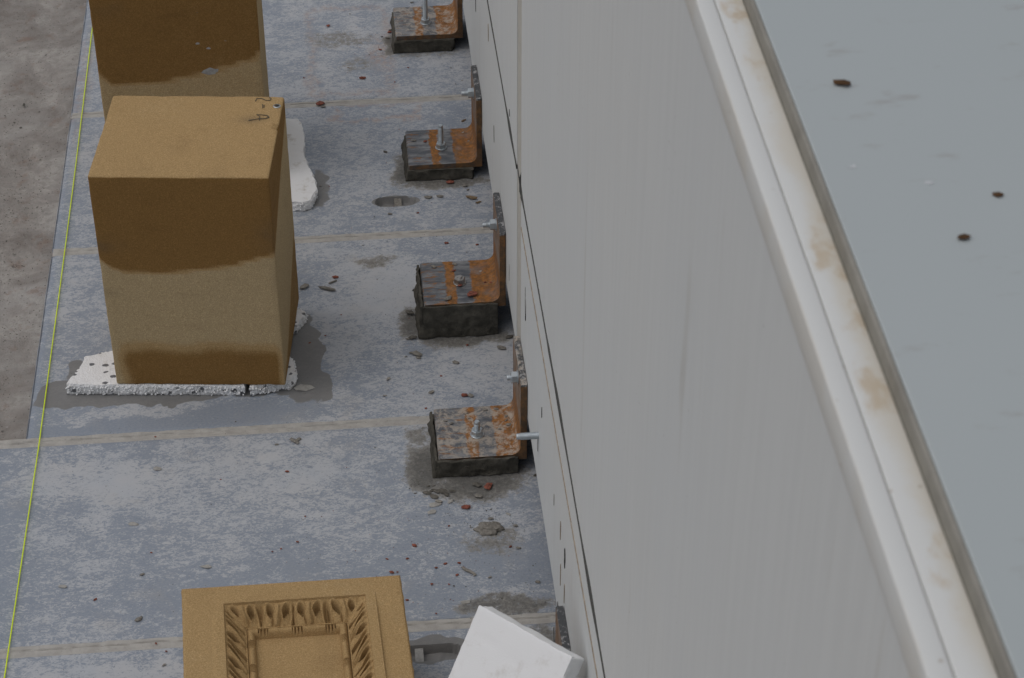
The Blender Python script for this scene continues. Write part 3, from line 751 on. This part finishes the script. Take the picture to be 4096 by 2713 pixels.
def carved():
    us = np.unique(np.concatenate([np.linspace(0, KW, 120), np.linspace(.078, .142, 65), np.linspace(.142, .296, 120), np.linspace(.296, .380, 80), [0, .001, .003, KW - .003, KW - .001]]))
    vs = np.unique(np.concatenate([np.linspace(0, .05, 14), np.linspace(.05, .36, 300), np.linspace(.36, KL, 60), [.001, .003]]))
    U, V_ = np.meshgrid(us, vs, indexing='ij')
    P = np.stack([U.ravel(), V_.ravel(), np.zeros(U.size)], 1)
    z = carve_height(P)
    edge = np.minimum(np.minimum(P[:, 0], KW - P[:, 0]), np.minimum(P[:, 1], KL - P[:, 1]))
    z = z - .004 * (1 - np.clip(edge / .004, 0, 1)) ** 2
    ins_ = (z < -.006) & (z > -.0465)
    z = z + ins_ * (fbm(P, 110, 3, 81) * .0011) + fbm(P, 25, 2, 82) * .0005
    n, m = len(us), len(vs)
    top = np.stack([P[:, 0], -P[:, 1], KT + z], 1)
    jit = fbm(P, 60, 3, 83) * .0018 * (edge < .0005)
    top[:, 0] += jit * np.where(P[:, 0] < KW / 2, 1, -1); top[:, 1] += jit
    F = [(i * m + j, i * m + j + 1, (i + 1) * m + j + 1, (i + 1) * m + j) for i in range(n - 1) for j in range(m - 1)]
    ring = [i * m for i in range(n)] + [(n - 1) * m + j for j in range(1, m)] + [i * m + m - 1 for i in range(n - 2, -1, -1)] + [j for j in range(m - 2, 0, -1)]
    bot = top[ring].copy(); k0 = len(top); bot[:, 2] = 0
    Vv = np.concatenate([top, bot]); L = len(ring)
    for k in range(L): F.append((ring[k], ring[(k + 1) % L], k0 + (k + 1) % L, k0 + k))
    F.append(tuple(k0 + k for k in range(L))[::-1])
    # one end stands on a pad: top slopes to the right by 19 mm
    tz = Vv[:, 2] > .05; Vv[:, 2] -= tz * Vv[:, 0] / KW * .019
    wet_dark = np.full(len(Vv), .40); wet_dark[:k0] += np.where(ins_ & (z > -.034), .12, 0) + fbm(P, 5, 2, 84) * .1  # carved moulding toned a little darker through this value
    return Vv, F, wet_dark
kt = thing('carved_block', 'sandstone block lying face up with a carved leaf and bead border round a sunken panel', 'stone block', (-.739, -1.204, .0015), (0, 0, .047), 'cut sandstone blocks on the ledge')
Vv, Ff, wet_ = carved()
mesh_obj('carved_body', Vv, Ff, M['sand'], kt, smooth=True, attrs=dict(wet_dark=wet_, grime=np.zeros(len(Vv))))

# ------------------------------------------------------------------ brackets, their bolts and mortar beds
def hexnut(bm, o, d, af, h):
    o, d = Vector(o), Vector(d).normalized(); u = d.orthogonal().normalized(); v = d.cross(u); R = af / math.sqrt(3)
    rot = .5
    rings = []
    for s_, k in ((0, .95), (h * .10, 1), (h * .88, 1), (h, .90)):
        rings.append([bm.verts.new(o + d * s_ + (u * math.cos(rot + a) + v * math.sin(rot + a)) * R * k) for a in [math.pi / 3 * q for q in range(6)]])
    for a, b in zip(rings[:-1], rings[1:]):
        for q in range(6): bm.faces.new((a[q], a[(q + 1) % 6], b[(q + 1) % 6], b[q]))
    bm.faces.new(rings[0][::-1]); bm.faces.new(rings[-1])
def add_bolt(parent, o, d, length, r=.0072, nut_at=.003, mat='zinc', below=.02, nut=True):
    o, d = Vector(o), Vector(d).normalized()
    prof = [(r, -below)]; s_ = nut_at + .014 if nut else -below + .001
    prof.append((r, s_))
    while s_ < length - .010:
        prof += [(r * .93, s_ + .0009), (r, s_ + .0018)]; s_ += .0018
    prof += [(r * .86, s_ + .0012), (r * .86, length - .002), (r * .72, length)]
    bm = bmesh.new(); lathe(bm, prof, o, d, 20); st = bm_obj('stud', bm, M[mat], parent)
    if nut:
        bm = bmesh.new(); hexnut(bm, o + d * nut_at, d, .0240, .0135); bm_obj('nut', bm, M[mat], st)
        bm = bmesh.new(); lathe(bm, [(.0150, .0), (.0158, .0008), (.0158, nut_at - .0004), (.0150, nut_at)], o, d, 26); bm_obj('washer', bm, M[mat], st)
    return st
TH = .014
def angle_profile(hv):
    pts = [(-.2, -TH), (0, -TH), (0, hv), (-TH + .003, hv), (-TH, hv - .003)]
    R = .022
    for k in range(7):
        a = math.pi / 2 * k / 6
        pts.append((-TH - R + R * math.cos(a), R - R * math.sin(a)))
    pts += [(-.2 + .003, 0), (-.2, -.003)]
    return pts
def bracket(b, label, hv, stud_len, nut_y, mat, wall_nut, film=.3, group='steel angle brackets along the wall'):
    t = thing('angle_bracket', label, 'bracket', (0, b['y'], b['z']), group=group)
    pr = angle_profile(hv); bm = bmesh.new(); sec = []
    ys = [0, .0015, BL * .5, BL - .0015, BL]
    cx_ = sum(p[0] for p in pr) / len(pr)
    for k, y in enumerate(ys):
        e = .0008 if k in (0, 4) else 0
        sec.append([bm.verts.new((x - (e if x > -.1 else -e) * (1 if k in (0, 4) else 0), y, z - e * .5)) for x, z in pr])
    n = len(pr)
    for a, c_ in zip(sec[:-1], sec[1:]):
        for k in range(n): bm.faces.new((a[k], a[(k + 1) % n], c_[(k + 1) % n], c_[k]))
    for f in (sec[0], sec[-1]):                 # L-shaped ends: two legs and the corner, no concave polygon
        # 0 bottom toe, 1 heel, 2..4 top of the upright, 5..11 fillet, 12..13 toe of the flat leg
        bm.faces.new((f[1], f[2], f[3], f[4], f[5])); bm.faces.new((f[0], f[1], f[11], f[12], f[13]))
        for k in range(5, 11): bm.faces.new((f[1], f[k], f[k + 1]))
    so_ = bm_obj('steel_angle', bm, M['steel'], t); so_.color = (film, random.uniform(.2, .8), 0, 1)
    add_bolt(t, (-.107, nut_y - b['y'], 0), (0, 0, 1), stud_len, mat=mat, below=.012)
    if wall_nut:
        add_bolt(t, (-TH, wall_nut[0] - b['y'], wall_nut[1] - b['z']), (-1, 0, 0), wall_nut[2], mat='zinc', below=.040)
    return t
bracket(BR[0], 'rusty steel angle bracket with a grey cement film and the tallest upright stud', .199, .125, 1.403, 'zinc', (1.4186, .220, .034), .525)
bracket(BR[1], 'rusty steel angle bracket with a long upright stud, beside the oval slot in the slab', .199, .073, .702, 'zinc', (.7093, .213, .034), .32)
bracket(BR[2], 'orange rusted steel angle bracket with a short flush bolt on the thickest mortar bed', .199, .0195, -.007, 'steeldark', (-.0023, .260, .034), .36)
bracket(BR[3], 'orange and whitish steel angle bracket beside the long threaded stud sticking out of the wall', .199, .040, -.542, 'zinc', (-.5599, .223, .026), .535)
bracket(BR[4], 'dark steel angle bracket mostly hidden behind the leaning white foam sheet', .199, .045, -1.42, 'zinc', None)
# lone stud fixed in the wall
ws = thing('wall_stud', 'long bare threaded stud sticking out of the painted wall beside a bracket', 'stud', (WX, -.848, .290))
add_bolt(ws, (0, 0, 0), (-1, 0, 0), .047, r=.0078, below=.012, nut=False)

def mortar_bed(b, label, cover, seed, spread):
    z = b['z']; y0 = b['y']
    hi = z - TH - .0006
    V, F = grid_box((-.205, y0 - .004, .0006), (-.022, y0 + BL + .003, hi), .004, .0075)
    P = V.copy()
    fx = sstep(.02, 0, P[:, 0] + .205); fy = sstep(.02, 0, P[:, 1] - y0 + .004)
    low = sstep(hi, 0, P[:, 2])
    inside = P[:, 2] > hi - .002
    dis = fbm(P, 22, 4, seed) * .012 + fbm(P, 80, 3, seed + 1) * .004
    V[:, 0] -= (fx * (dis * .6 + low ** 2 * spread)) * ~inside
    V[:, 1] -= (fy * (dis + low ** 3 * spread * .6)) * ~inside
    V[:, 0] -= sstep(.02, 0, -.022 - P[:, 0]) * np.abs(fbm(P, 30, 3, seed + 2)) * .02 * ~inside
    V[:, 2] = np.where(inside, np.minimum(V[:, 2], hi), np.maximum(V[:, 2], .0004))
    t = thing('mortar_bed', label, 'mortar', (-.11, y0, 0), group='mortar beds under the brackets')
    o = mesh_obj('bedding', V, F, M['bed'], None, smooth=True); o.parent = t; o.location = (.11, -y0, 0)
    # thin cement skim drawn up over the edge of the plate
    if cover > 0:
        for nm, lo, h2 in (('skim_coat', (-.203, y0 - .0075, .001), (-.020 - .02 * (cover < .8), y0 - .0012, z - TH * (1 - cover))), ('skim_coat', (-.2075, y0 - .005, .001), (-.2012, y0 + BL * (.97 if cover > .5 else .7), z - TH * (1 - cover) + .0005))):
            V, F = grid_box(lo, h2, .0012, (.006, .006, .005)); P = V.copy()
            V[:, 2] += sstep(.012, 0, h2[2] - P[:, 2]) * fbm(P, 40, 3, seed + 5) * .004
            V[:, 2] = np.clip(V[:, 2], .0004, z - .0012)
            s_ = fbm(P, 26, 4, seed + 6) * .009 + fbm(P, 90, 3, seed + 8) * .003
            V[:, 1 if nm == 'skim_coat' and h2[1] - lo[1] < .02 else 0] -= np.abs(s_)
            o2 = mesh_obj('skim_coat', V, F, M['bed'], t, smooth=True); o2.location = (.11, -y0, 0)
    return t
mortar_bed(BR[0], 'thin dark mortar bed under the bracket with the tallest upright stud', 0.0, 91, .006)
mortar_bed(BR[1], 'dark mortar bed under the bracket beside the oval slot', 0.0, 92, .008)
mortar_bed(BR[2], 'thickest dark rough mortar bed, under the bracket with the short flush bolt', .9, 93, .012)
mortar_bed(BR[3], 'dark mortar bed smeared up the bracket beside the long wall stud', .85, 94, .010)
mortar_bed(BR[4], 'mortar bed under the bracket hidden behind the leaning foam sheet', .5, 95, .006)

# ------------------------------------------------------------------ leaning foam sheet
def leaning():
    Ft = onx(1915, 2418, -.178); Fr = onx(2293, 2631, -.026)
    A = Fr - Ft
    d = ray(1790, 2713).normalized()
    t3 = (Ft - CPOS).dot(A) / d.dot(A); Pb = CPOS + d * t3; B = (Pb - Ft).normalized()
    n_ = A.cross(B).normalized()
    if n_.dot(d) > 0: n_ = -n_
    La = A.length; A = A.normalized()
    th = .042
    Lb = (Ft.z) / (-B.z) - .0
    return Ft, A, B, n_, La, Lb, th
Ft, Ad, Bd, Nn, La, Lb, th = leaning()
low_z = lambda l: (Ft + Bd * l - Nn * th).z
while low_z(Lb) < .001: Lb -= .002
R3 = Matrix((Ad, Bd, Nn)).transposed()
if R3.determinant() < 0: pass
fs = thing('foam_sheet', 'clean white foam sheet leaning over a bracket against the wall', 'foam sheet', Ft + Bd * Lb, group=G_)
V, F = grid_box((0, 0, -th), (La, Lb, 0), .003, .008)
P = V.copy()
V += np.stack([fbm(P, 30, 3, 101), fbm(P, 30, 3, 102), fbm(P, 9, 3, 103)], 1) * np.array([.0025, .0025, .0012])
endf = P[:, 0] > La - .002; V[:, 0] += endf * (fbm(P, 70, 3, 104) * .007 - .004 * (P[:, 2] + th) / th)
dent = np.exp(-((P[:, 0] - .10 - .25 * P[:, 1] + fbm(P, 30, 2, 105) * .02) / .010) ** 2) * sstep(.03, .06, P[:, 1]) * (P[:, 2] > -.002)
V[:, 2] -= dent * np.abs(fbm(P, 80, 3, 106)) * .006
crease = np.exp(-((P[:, 1] - .045 - .12 * P[:, 0]) / .0025) ** 2) * (P[:, 2] > -.002); V[:, 2] -= crease * .0014
lip = np.exp(-((P[:, 2] + .014) / .003) ** 2) * (P[:, 1] < .002); V[:, 1] += lip * .003
Wp = np.array([Ft + Ad * float(a) + Bd * float(b) + Nn * float(c_) for a, b, c_ in V]) - np.array(Ft + Bd * Lb)
if R3.determinant() < 0: F = [f[::-1] for f in F]
mesh_obj('sheet', Wp, F, M['foam'], fs, smooth=True)

# ------------------------------------------------------------------ mason's line
bm = bmesh.new()
LP = [(-1.120, -2.4), (-1.1190, -1.168), (-1.1110, -.427), (-1.1100, .20), (-1.1105, .732), (-1.1150, 1.554), (-1.118, 2.3)]
ys = np.linspace(-2.4, 2.3, 120); xs = np.interp(ys, [p[1] for p in LP], [p[0] for p in LP])
prev = None
for x, y in zip(xs, ys):
    ring = [bm.verts.new((x + .0014 * math.cos(a), y, .0048 + .0014 * math.sin(a))) for a in [math.pi / 4 * k for k in range(8)]]
    if prev:
        for k in range(8): bm.faces.new((prev[k], prev[(k + 1) % 8], ring[(k + 1) % 8], ring[k]))
    else: bm.faces.new(ring)
    prev = ring
bm.faces.new(prev)
tag(bm_obj('string_line', bm, M['string'], None, smooth=True), 'thin yellow-green string line stretched along the outer edge of the ledge', 'string')

# ------------------------------------------------------------------ crumbs, one object each
def crumb_mesh(kind, seed):
    bm = bmesh.new(); bmesh.ops.create_icosphere(bm, subdivisions=1, radius=1)
    P = np.array([v.co[:] for v in bm.verts]); d = 1 + fbm(P, 1.9, 3, seed) * 1.0
    el = {'r': (1.2, .72, .36), 'm': (1.3, .68, .36), 'w': (1.25, .7, .16), 't': (1.5, .45, .4), 's': (2.0, .38, .35)}[kind]
    for v, k in zip(bm.verts, d): v.co = Vector((v.co.x * k * el[0], v.co.y * k * el[1], v.co.z * k * el[2]))
    zmin = min(v.co.z for v in bm.verts)
    for v in bm.verts: v.co.z -= zmin
    me = bpy.data.meshes.new('crumb_mesh'); bm.to_mesh(me); bm.free()
    return me
MATK = dict(r='brick', m='lump', w='flake', t='tan', s='lump', d='lumpd')
PROTO = {}
for kd in 'rmwtsd':
    for s_ in range(5):
        me = crumb_mesh('m' if kd == 'd' else kd, 200 + s_ * 7 + ord(kd)); me.materials.append(M[MATK[kd]]); PROTO[kd, s_] = me
NAMES = dict(r='brick_crumb', m='mortar_crumb', w='mortar_flake', t='wood_splinter', s='mortar_curl', d='mortar_crumb')
LAB = dict(r=('small red brick crumb lying on the blue-grey ledge', 'brick crumb', 'brick crumbs on the ledge'),
           m=('small grey mortar crumb lying on the blue-grey ledge', 'mortar crumb', 'mortar crumbs on the ledge'),
           d=('dark damp mortar crumb beside a mortar bed', 'mortar crumb', 'damp mortar crumbs by the beds'),
           w=('thin pale mortar flake lying on the ledge', 'mortar flake', 'pale flakes on the ledge'),
           t=('tan wood splinter lying on the ledge near the wall', 'splinter', 'tan splinters on the ledge'),
           s=('long curled grey mortar dropping on the ledge', 'mortar dropping', 'curled mortar droppings on the ledge'))
def crumb(kd, px, py, size, z=0.0, lab=None):
    p = onz(px, py, z); s_ = size / 1640 * .43
    o = bpy.data.objects.new(NAMES[kd], PROTO[kd, random.randrange(5)])
    o.location = (p.x, p.y, z + .0006); o.scale = (s_, s_, s_ * random.uniform(.8, 1.15)); o.rotation_euler = (0, 0, random.uniform(-.7, .7) + (math.pi if random.random() < .5 else 0))
    C.objects.link(o); tag(o, *(lab or LAB[kd])); return o
def many(kx, ky, k, L, z=0.0, lab=None):
    for kd, x, y, s_ in L: crumb(kd, kx + x * k, ky + y * k, s_, z, lab)
many(1200, 0, .5741, [('r', 197, 185, 26), ('r', 435, 550, 34), ('r', 755, 475, 13), ('r', 140, 730, 46), ('m', 163, 748, 26), ('r', 28, 545, 12), ('d', 570, 260, 16), ('d', 610, 270, 24), ('d', 632, 215, 26), ('r', 660, 575, 10), ('m', 348, 100, 12),
      ('t', 1140, 845, 24), ('r', 1050, 1275, 42), ('m', 1150, 1300, 30), ('m', 1170, 1327, 16), ('m', 893, 1382, 32), ('m', 975, 1375, 28), ('t', 1195, 1388, 40), ('t', 1243, 1415, 24), ('m', 625, 1497, 20), ('r', 820, 1487, 14), ('d', 592, 1063, 22),
      ('m', 145, 1300, 13), ('t', 335, 475, 12), ('r', 560, 350, 20), ('r', 625, 230, 22), ('m', 780, 20, 20), ('w', 950, 347, 18), ('w', 1075, 342, 12), ('w', 1130, 563, 14), ('m', 1050, 477, 10), ('r', 690, 905, 8), ('m', 1085, 590, 9)])
many(1400, 900, .6378, [('r', 605, 117, 22), ('r', 797, 127, 16), ('m', 730, 173, 9), ('d', 400, 715, 40), ('m', 415, 820, 46), ('m', 395, 808, 30), ('m', 430, 838, 26), ('m', 240, 970, 20), ('m', 218, 1075, 16), ('m', 507, 1055, 28), ('r', 718, 1075, 30), ('m', 755, 1075, 32),
      ('r', 477, 1153, 11), ('m', 660, 870, 30), ('m', 945, 775, 42), ('d', 1000, 708, 38), ('r', 735, 757, 14), ('d', 370, 560, 44), ('d', 405, 410, 24), ('m', 455, 1275, 11), ('r', 570, 950, 12), ('m', 80, 130, 10), ('m', 170, 345, 8), ('m', 350, 830, 14), ('m', 360, 720, 16)])
many(1500, 1900, .5184, [('d', 405, 145, 34), ('d', 440, 128, 24), ('d', 480, 135, 32), ('d', 525, 135, 44), ('d', 593, 130, 24), ('d', 440, 160, 20), ('d', 455, 178, 30), ('m', 495, 210, 30), ('d', 555, 160, 26), ('w', 582, 205, 28), ('d', 790, 85, 40), ('r', 875, 97, 46), ('m', 795, 175, 32),
      ('r', 700, 258, 36), ('w', 437, 290, 36), ('d', 312, 145, 13), ('d', 410, 92, 14), ('d', 455, 88, 14), ('w', 1028, 303, 20), ('m', 1085, 397, 19), ('m', 890, 345, 22), ('r', 572, 397, 12), ('r', 300, 550, 22), ('r', 250, 650, 14), ('r', 92, 652, 12), ('r', 540, 690, 16), ('r', 648, 683, 13),
      ('r', 475, 720, 14), ('r', 683, 722, 15), ('r', 635, 775, 17), ('r', 442, 847, 14), ('r', 125, 755, 20), ('r', 175, 753, 10), ('m', 885, 795, 15), ('r', 1045, 558, 14), ('m', 1102, 567, 20), ('m', 1255, 830, 22), ('r', 245, 970, 14), ('w', 700, 985, 34), ('s', 715, 745, 40), ('m', 770, 775, 16), ('w', 460, 235, 40), ('d', 1238, 8, 20), ('r', 570, 848, 10)])
many(200, 900, .5739, [('r', 1985, 370, 30), ('s', 1968, 405, 26), ('s', 1935, 455, 52), ('m', 1778, 436, 44), ('r', 1810, 825, 12), ('r', 1920, 775, 9), ('w', 1768, 1143, 66), ('m', 1705, 1515, 44), ('m', 1735, 1500, 24), ('m', 1580, 1535, 17), ('r', 733, 1480, 10), ('r', 2030, 630, 8)])
many(0, 1700, .6462, [('w', 975, 275, 34), ('w', 825, 617, 32), ('w', 1277, 880, 34), ('m', 860, 1210, 28), ('m', 877, 930, 20), ('r', 590, 1085, 16), ('r', 935, 793, 11), ('r', 1780, 292, 18), ('r', 1840, 728, 15), ('r', 965, 1355, 11), ('r', 1028, 1405, 12), ('m', 1015, 1490, 15), ('w', 385, 1005, 32), ('r', 1365, 340, 8), ('r', 1740, 770, 10), ('r', 1685, 787, 10)])
ONB = ('red brick crumb lying on top of a rusty steel bracket', 'brick crumb', 'brick crumbs on the brackets')
OMB = ('pale grey mortar crumb lying on top of a rusty steel bracket', 'mortar crumb', 'mortar crumbs on the brackets')
many(1400, 900, .6378, [('r', 652, 290, 20), ('r', 688, 388, 24), ('r', 770, 443, 44), ('r', 847, 363, 14), ('r', 885, 363, 15)], .0947, ONB)
many(1400, 900, .6378, [('m', 525, 265, 28), ('m', 615, 468, 34), ('m', 655, 250, 26), ('w', 818, 293, 14)], .0947, OMB)
many(1200, 0, .5741, [('r', 875, 990, 20)], .0481, ONB)
many(1200, 0, .5741, [('m', 793, 985, 26), ('w', 1135, 925, 12), ('m', 1175, 987, 13)], .0481, OMB)
many(1200, 0, .5741, [('w', 730, 157, 18), ('w', 775, 120, 14), ('w', 968, 75, 13), ('w', 710, 120, 12)], .055, OMB)
many(1600, 1600, .287, [('m', 1480, 235, 17), ('m', 1480, 292, 13), ('m', 1512, 355, 24), ('m', 1388, 413, 15), ('m', 1180, 143, 20), ('m', 1340, 135, 17), ('m', 900, 200, 12), ('m', 968, 265, 12), ('m', 635, 300, 18), ('m', 715, 332, 19), ('m', 940, 192, 9)], .0483, OMB)
LANDMARKS = [('the tallest-stud bracket', -.11, 1.42), ('the slot-side bracket', -.11, .70), ('the oval slot', -.24, .50), ('the thickest-bed bracket', -.11, 0.0), ('the wall-stud bracket', -.11, -.56),
             ('the carved block', -.40, -1.22), ('the leaning foam sheet', -.13, -1.15), ('the dropped mortar pat', -.105, -.86), ('the mark-topped block', -.66, -.10), ('the waisted foam strip', -.46, .70), ('the string line', -1.11, -.9), ('the joint behind the waisted foam', -.42, 1.08)]
def relabel():
    cl = {}
    for o in C.objects:
        if o.get('group') in CRUMB_GROUPS:
            k = min(LANDMARKS, key=lambda l: math.hypot(o.location.x - l[1], o.location.y - l[2]))[0]
            cl.setdefault((o['group'], o['category'], k), []).append(o)
    for (g, cat, k), L in cl.items():
        on = 'brackets' in g
        col = {'brick crumbs on the ledge': 'red brick crumb', 'mortar crumbs on the ledge': 'grey mortar crumb', 'damp mortar crumbs by the beds': 'dark damp mortar crumb', 'pale flakes on the ledge': 'thin pale mortar flake',
               'tan splinters on the ledge': 'tan wood splinter', 'curled mortar droppings on the ledge': 'long curled mortar dropping', 'brick crumbs on the brackets': 'red brick crumb', 'mortar crumbs on the brackets': 'pale mortar crumb'}[g]
        L.sort(key=lambda o: -o.scale[0]); place = ('lying on top of ' if on else 'lying on the slab near ') + k
        for i, o in enumerate(L):
            if len(L) == 1: o['label'] = 'only ' + col + ' ' + place; o['group'] = g
            elif i == 0 and L[0].scale[0] > 1.22 * L[1].scale[0]: o['label'] = 'largest ' + col + ' ' + place
            else: o['label'] = 'small ' + col + ' ' + place; o['group'] = col + 's near ' + k
CRUMB_GROUPS = {v[2] for v in LAB.values()} | {ONB[2], OMB[2]}
relabel()
# mortar pat
bm = bmesh.new(); bmesh.ops.create_icosphere(bm, subdivisions=4, radius=1)
P = np.array([v.co[:] for v in bm.verts]); F = [[v.index for v in f.verts] for f in bm.faces]; bm.free()
rad = 1 + fbm(P * np.array([1, 1, 0]), 1.6, 3, 110) * .55
V = P * np.array([.030, .021, .0085]) * rad[:, None]
V[:, 2] *= 1 + np.clip(P[:, 2], 0, 1) * (fbm(P * np.array([2.2, .5, 1]), 5, 3, 111) * .9 + P[:, 0] * .35)
V[:, 2] = np.maximum(V[:, 2], 0) + .0006
p = onz(1955, 2115)
tag(mesh_obj('mortar_pat', V, F, M['lump'], None, (p.x, p.y, 0), smooth=True), 'dropped pat of grey mortar with a brushed top, on the slab by the wall', 'mortar')
# dark specks and droppings on the roof deck
for (x, y), kd, s_ in (((.104, -2.557), 'speck', .0085), ((.199, -2.76), 'speck', .0042), ((.151, -2.823), 'speck', .0056), ((.143, -2.733), 'drop', .0045), ((.082, -2.701), 'drop', .0035)):
    me = crumb_mesh('r', int(1000 * abs(y))); me.materials.append(M[kd]); o = bpy.data.objects.new('leaf_speck' if kd == 'speck' else 'white_speck', me)
    o.location = (x, y, 2.1212); o.scale = (s_, s_ * 1.15, s_ * (.8 if kd == 'speck' else .12)); C.objects.link(o)
    tag(o, 'dark brown speck of debris lying on the grey roof deck' if kd == 'speck' else 'faint white dropping on the grey roof deck', 'debris' if kd == 'speck' else 'dropping', 'specks on the roof deck' if kd == 'speck' else 'droppings on the roof deck')

# ------------------------------------------------------------------ grit too small to count
def grit(name, label, spots, mat, smin, smax, zf):
    V, F = [], []
    T = np.array([(1, 1, 1), (-1, -1, 1), (-1, 1, -1), (1, -1, -1)], float) * .6
    for cx_, cy_, rx, ry, n in spots:
        for k in range(n):
            x, y = random.gauss(cx_, rx), random.gauss(cy_, ry)
            z = zf(x, y)
            if z is None: continue
            s_ = random.uniform(smin, smax) * (2 if random.random() < .05 else 1)
            R = Matrix.Rotation(random.uniform(0, 6.3), 3, (random.uniform(-1, 1), random.uniform(-1, 1), 1)); b = len(V)
            for q in T: v = R @ Vector(q) * s_; V.append((x + v.x, y + v.y, z + abs(v.z) * .8))
            F += [(b, b + 1, b + 2), (b, b + 3, b + 1), (b, b + 2, b + 3), (b + 1, b + 3, b + 2)]
    o = mesh_obj(name, V, F, mat); o['kind'] = 'stuff'; tag(o, label, 'grit')
def on_ledge(x, y):
    if not (LX + .02 < x < WX - .004 and -1.8 < y < 2): return None
    for b in BR:
        if -.215 < x < 0 and b['y'] - .012 < y < b['y'] + BL: return None
    if -.95 < x < -.52 and -.29 < y < .16 or -1.0 < x < -.57 and .5 < y < 1.0 or -.75 < x < -.3 and y < -1.2: return None
    if any(abs(x - a) < c_ / 2 and abs(y - b) < d / 2 for a, b, c_, d in SLOTS): return None
    return .0005
grit('dark_grit', 'fine dark mortar grit scattered over the ledge', [(-.25, .0, .2, .9, 700), (-.24, -.62, .05, .05, 170), (-.14, -.76, .06, .04, 160), (-.24, -.05, .03, .05, 90), (-.27, 1.35, .07, .06, 110), (-.24, .66, .03, .05, 60), (-.06, -.95, .07, .1, 160), (-.6, -.7, .35, .4, 260)], M['lumpd'], .0006, .0016, on_ledge)
grit('red_grit', 'fine red brick grit scattered over the ledge', [(-.25, .2, .18, .9, 150), (-.30, 1.38, .07, .10, 90), (-.30, -.93, .14, .12, 60)], M['brick'], .0007, .0019, on_ledge)
def on_ground(x, y):
    return -.074 if (x < LX - .005 and -.42 < y < 2.2) else None
grit('ground_gravel', 'loose gravel grit on the brown ground beside the ledge', [(-1.185, .1, .02, .6, 1300), (-1.3, .6, .14, .7, 1500)], M['lumpd'], .0010, .0030, on_ground)
grit('ground_chips', 'pale mortar chips on the brown ground beside the ledge', [(-1.17, -.3, .02, .07, 45), (-1.27, .62, .012, .02, 26), (-1.25, .6, .1, .6, 60)], M['flake'], .0016, .0034, on_ground)
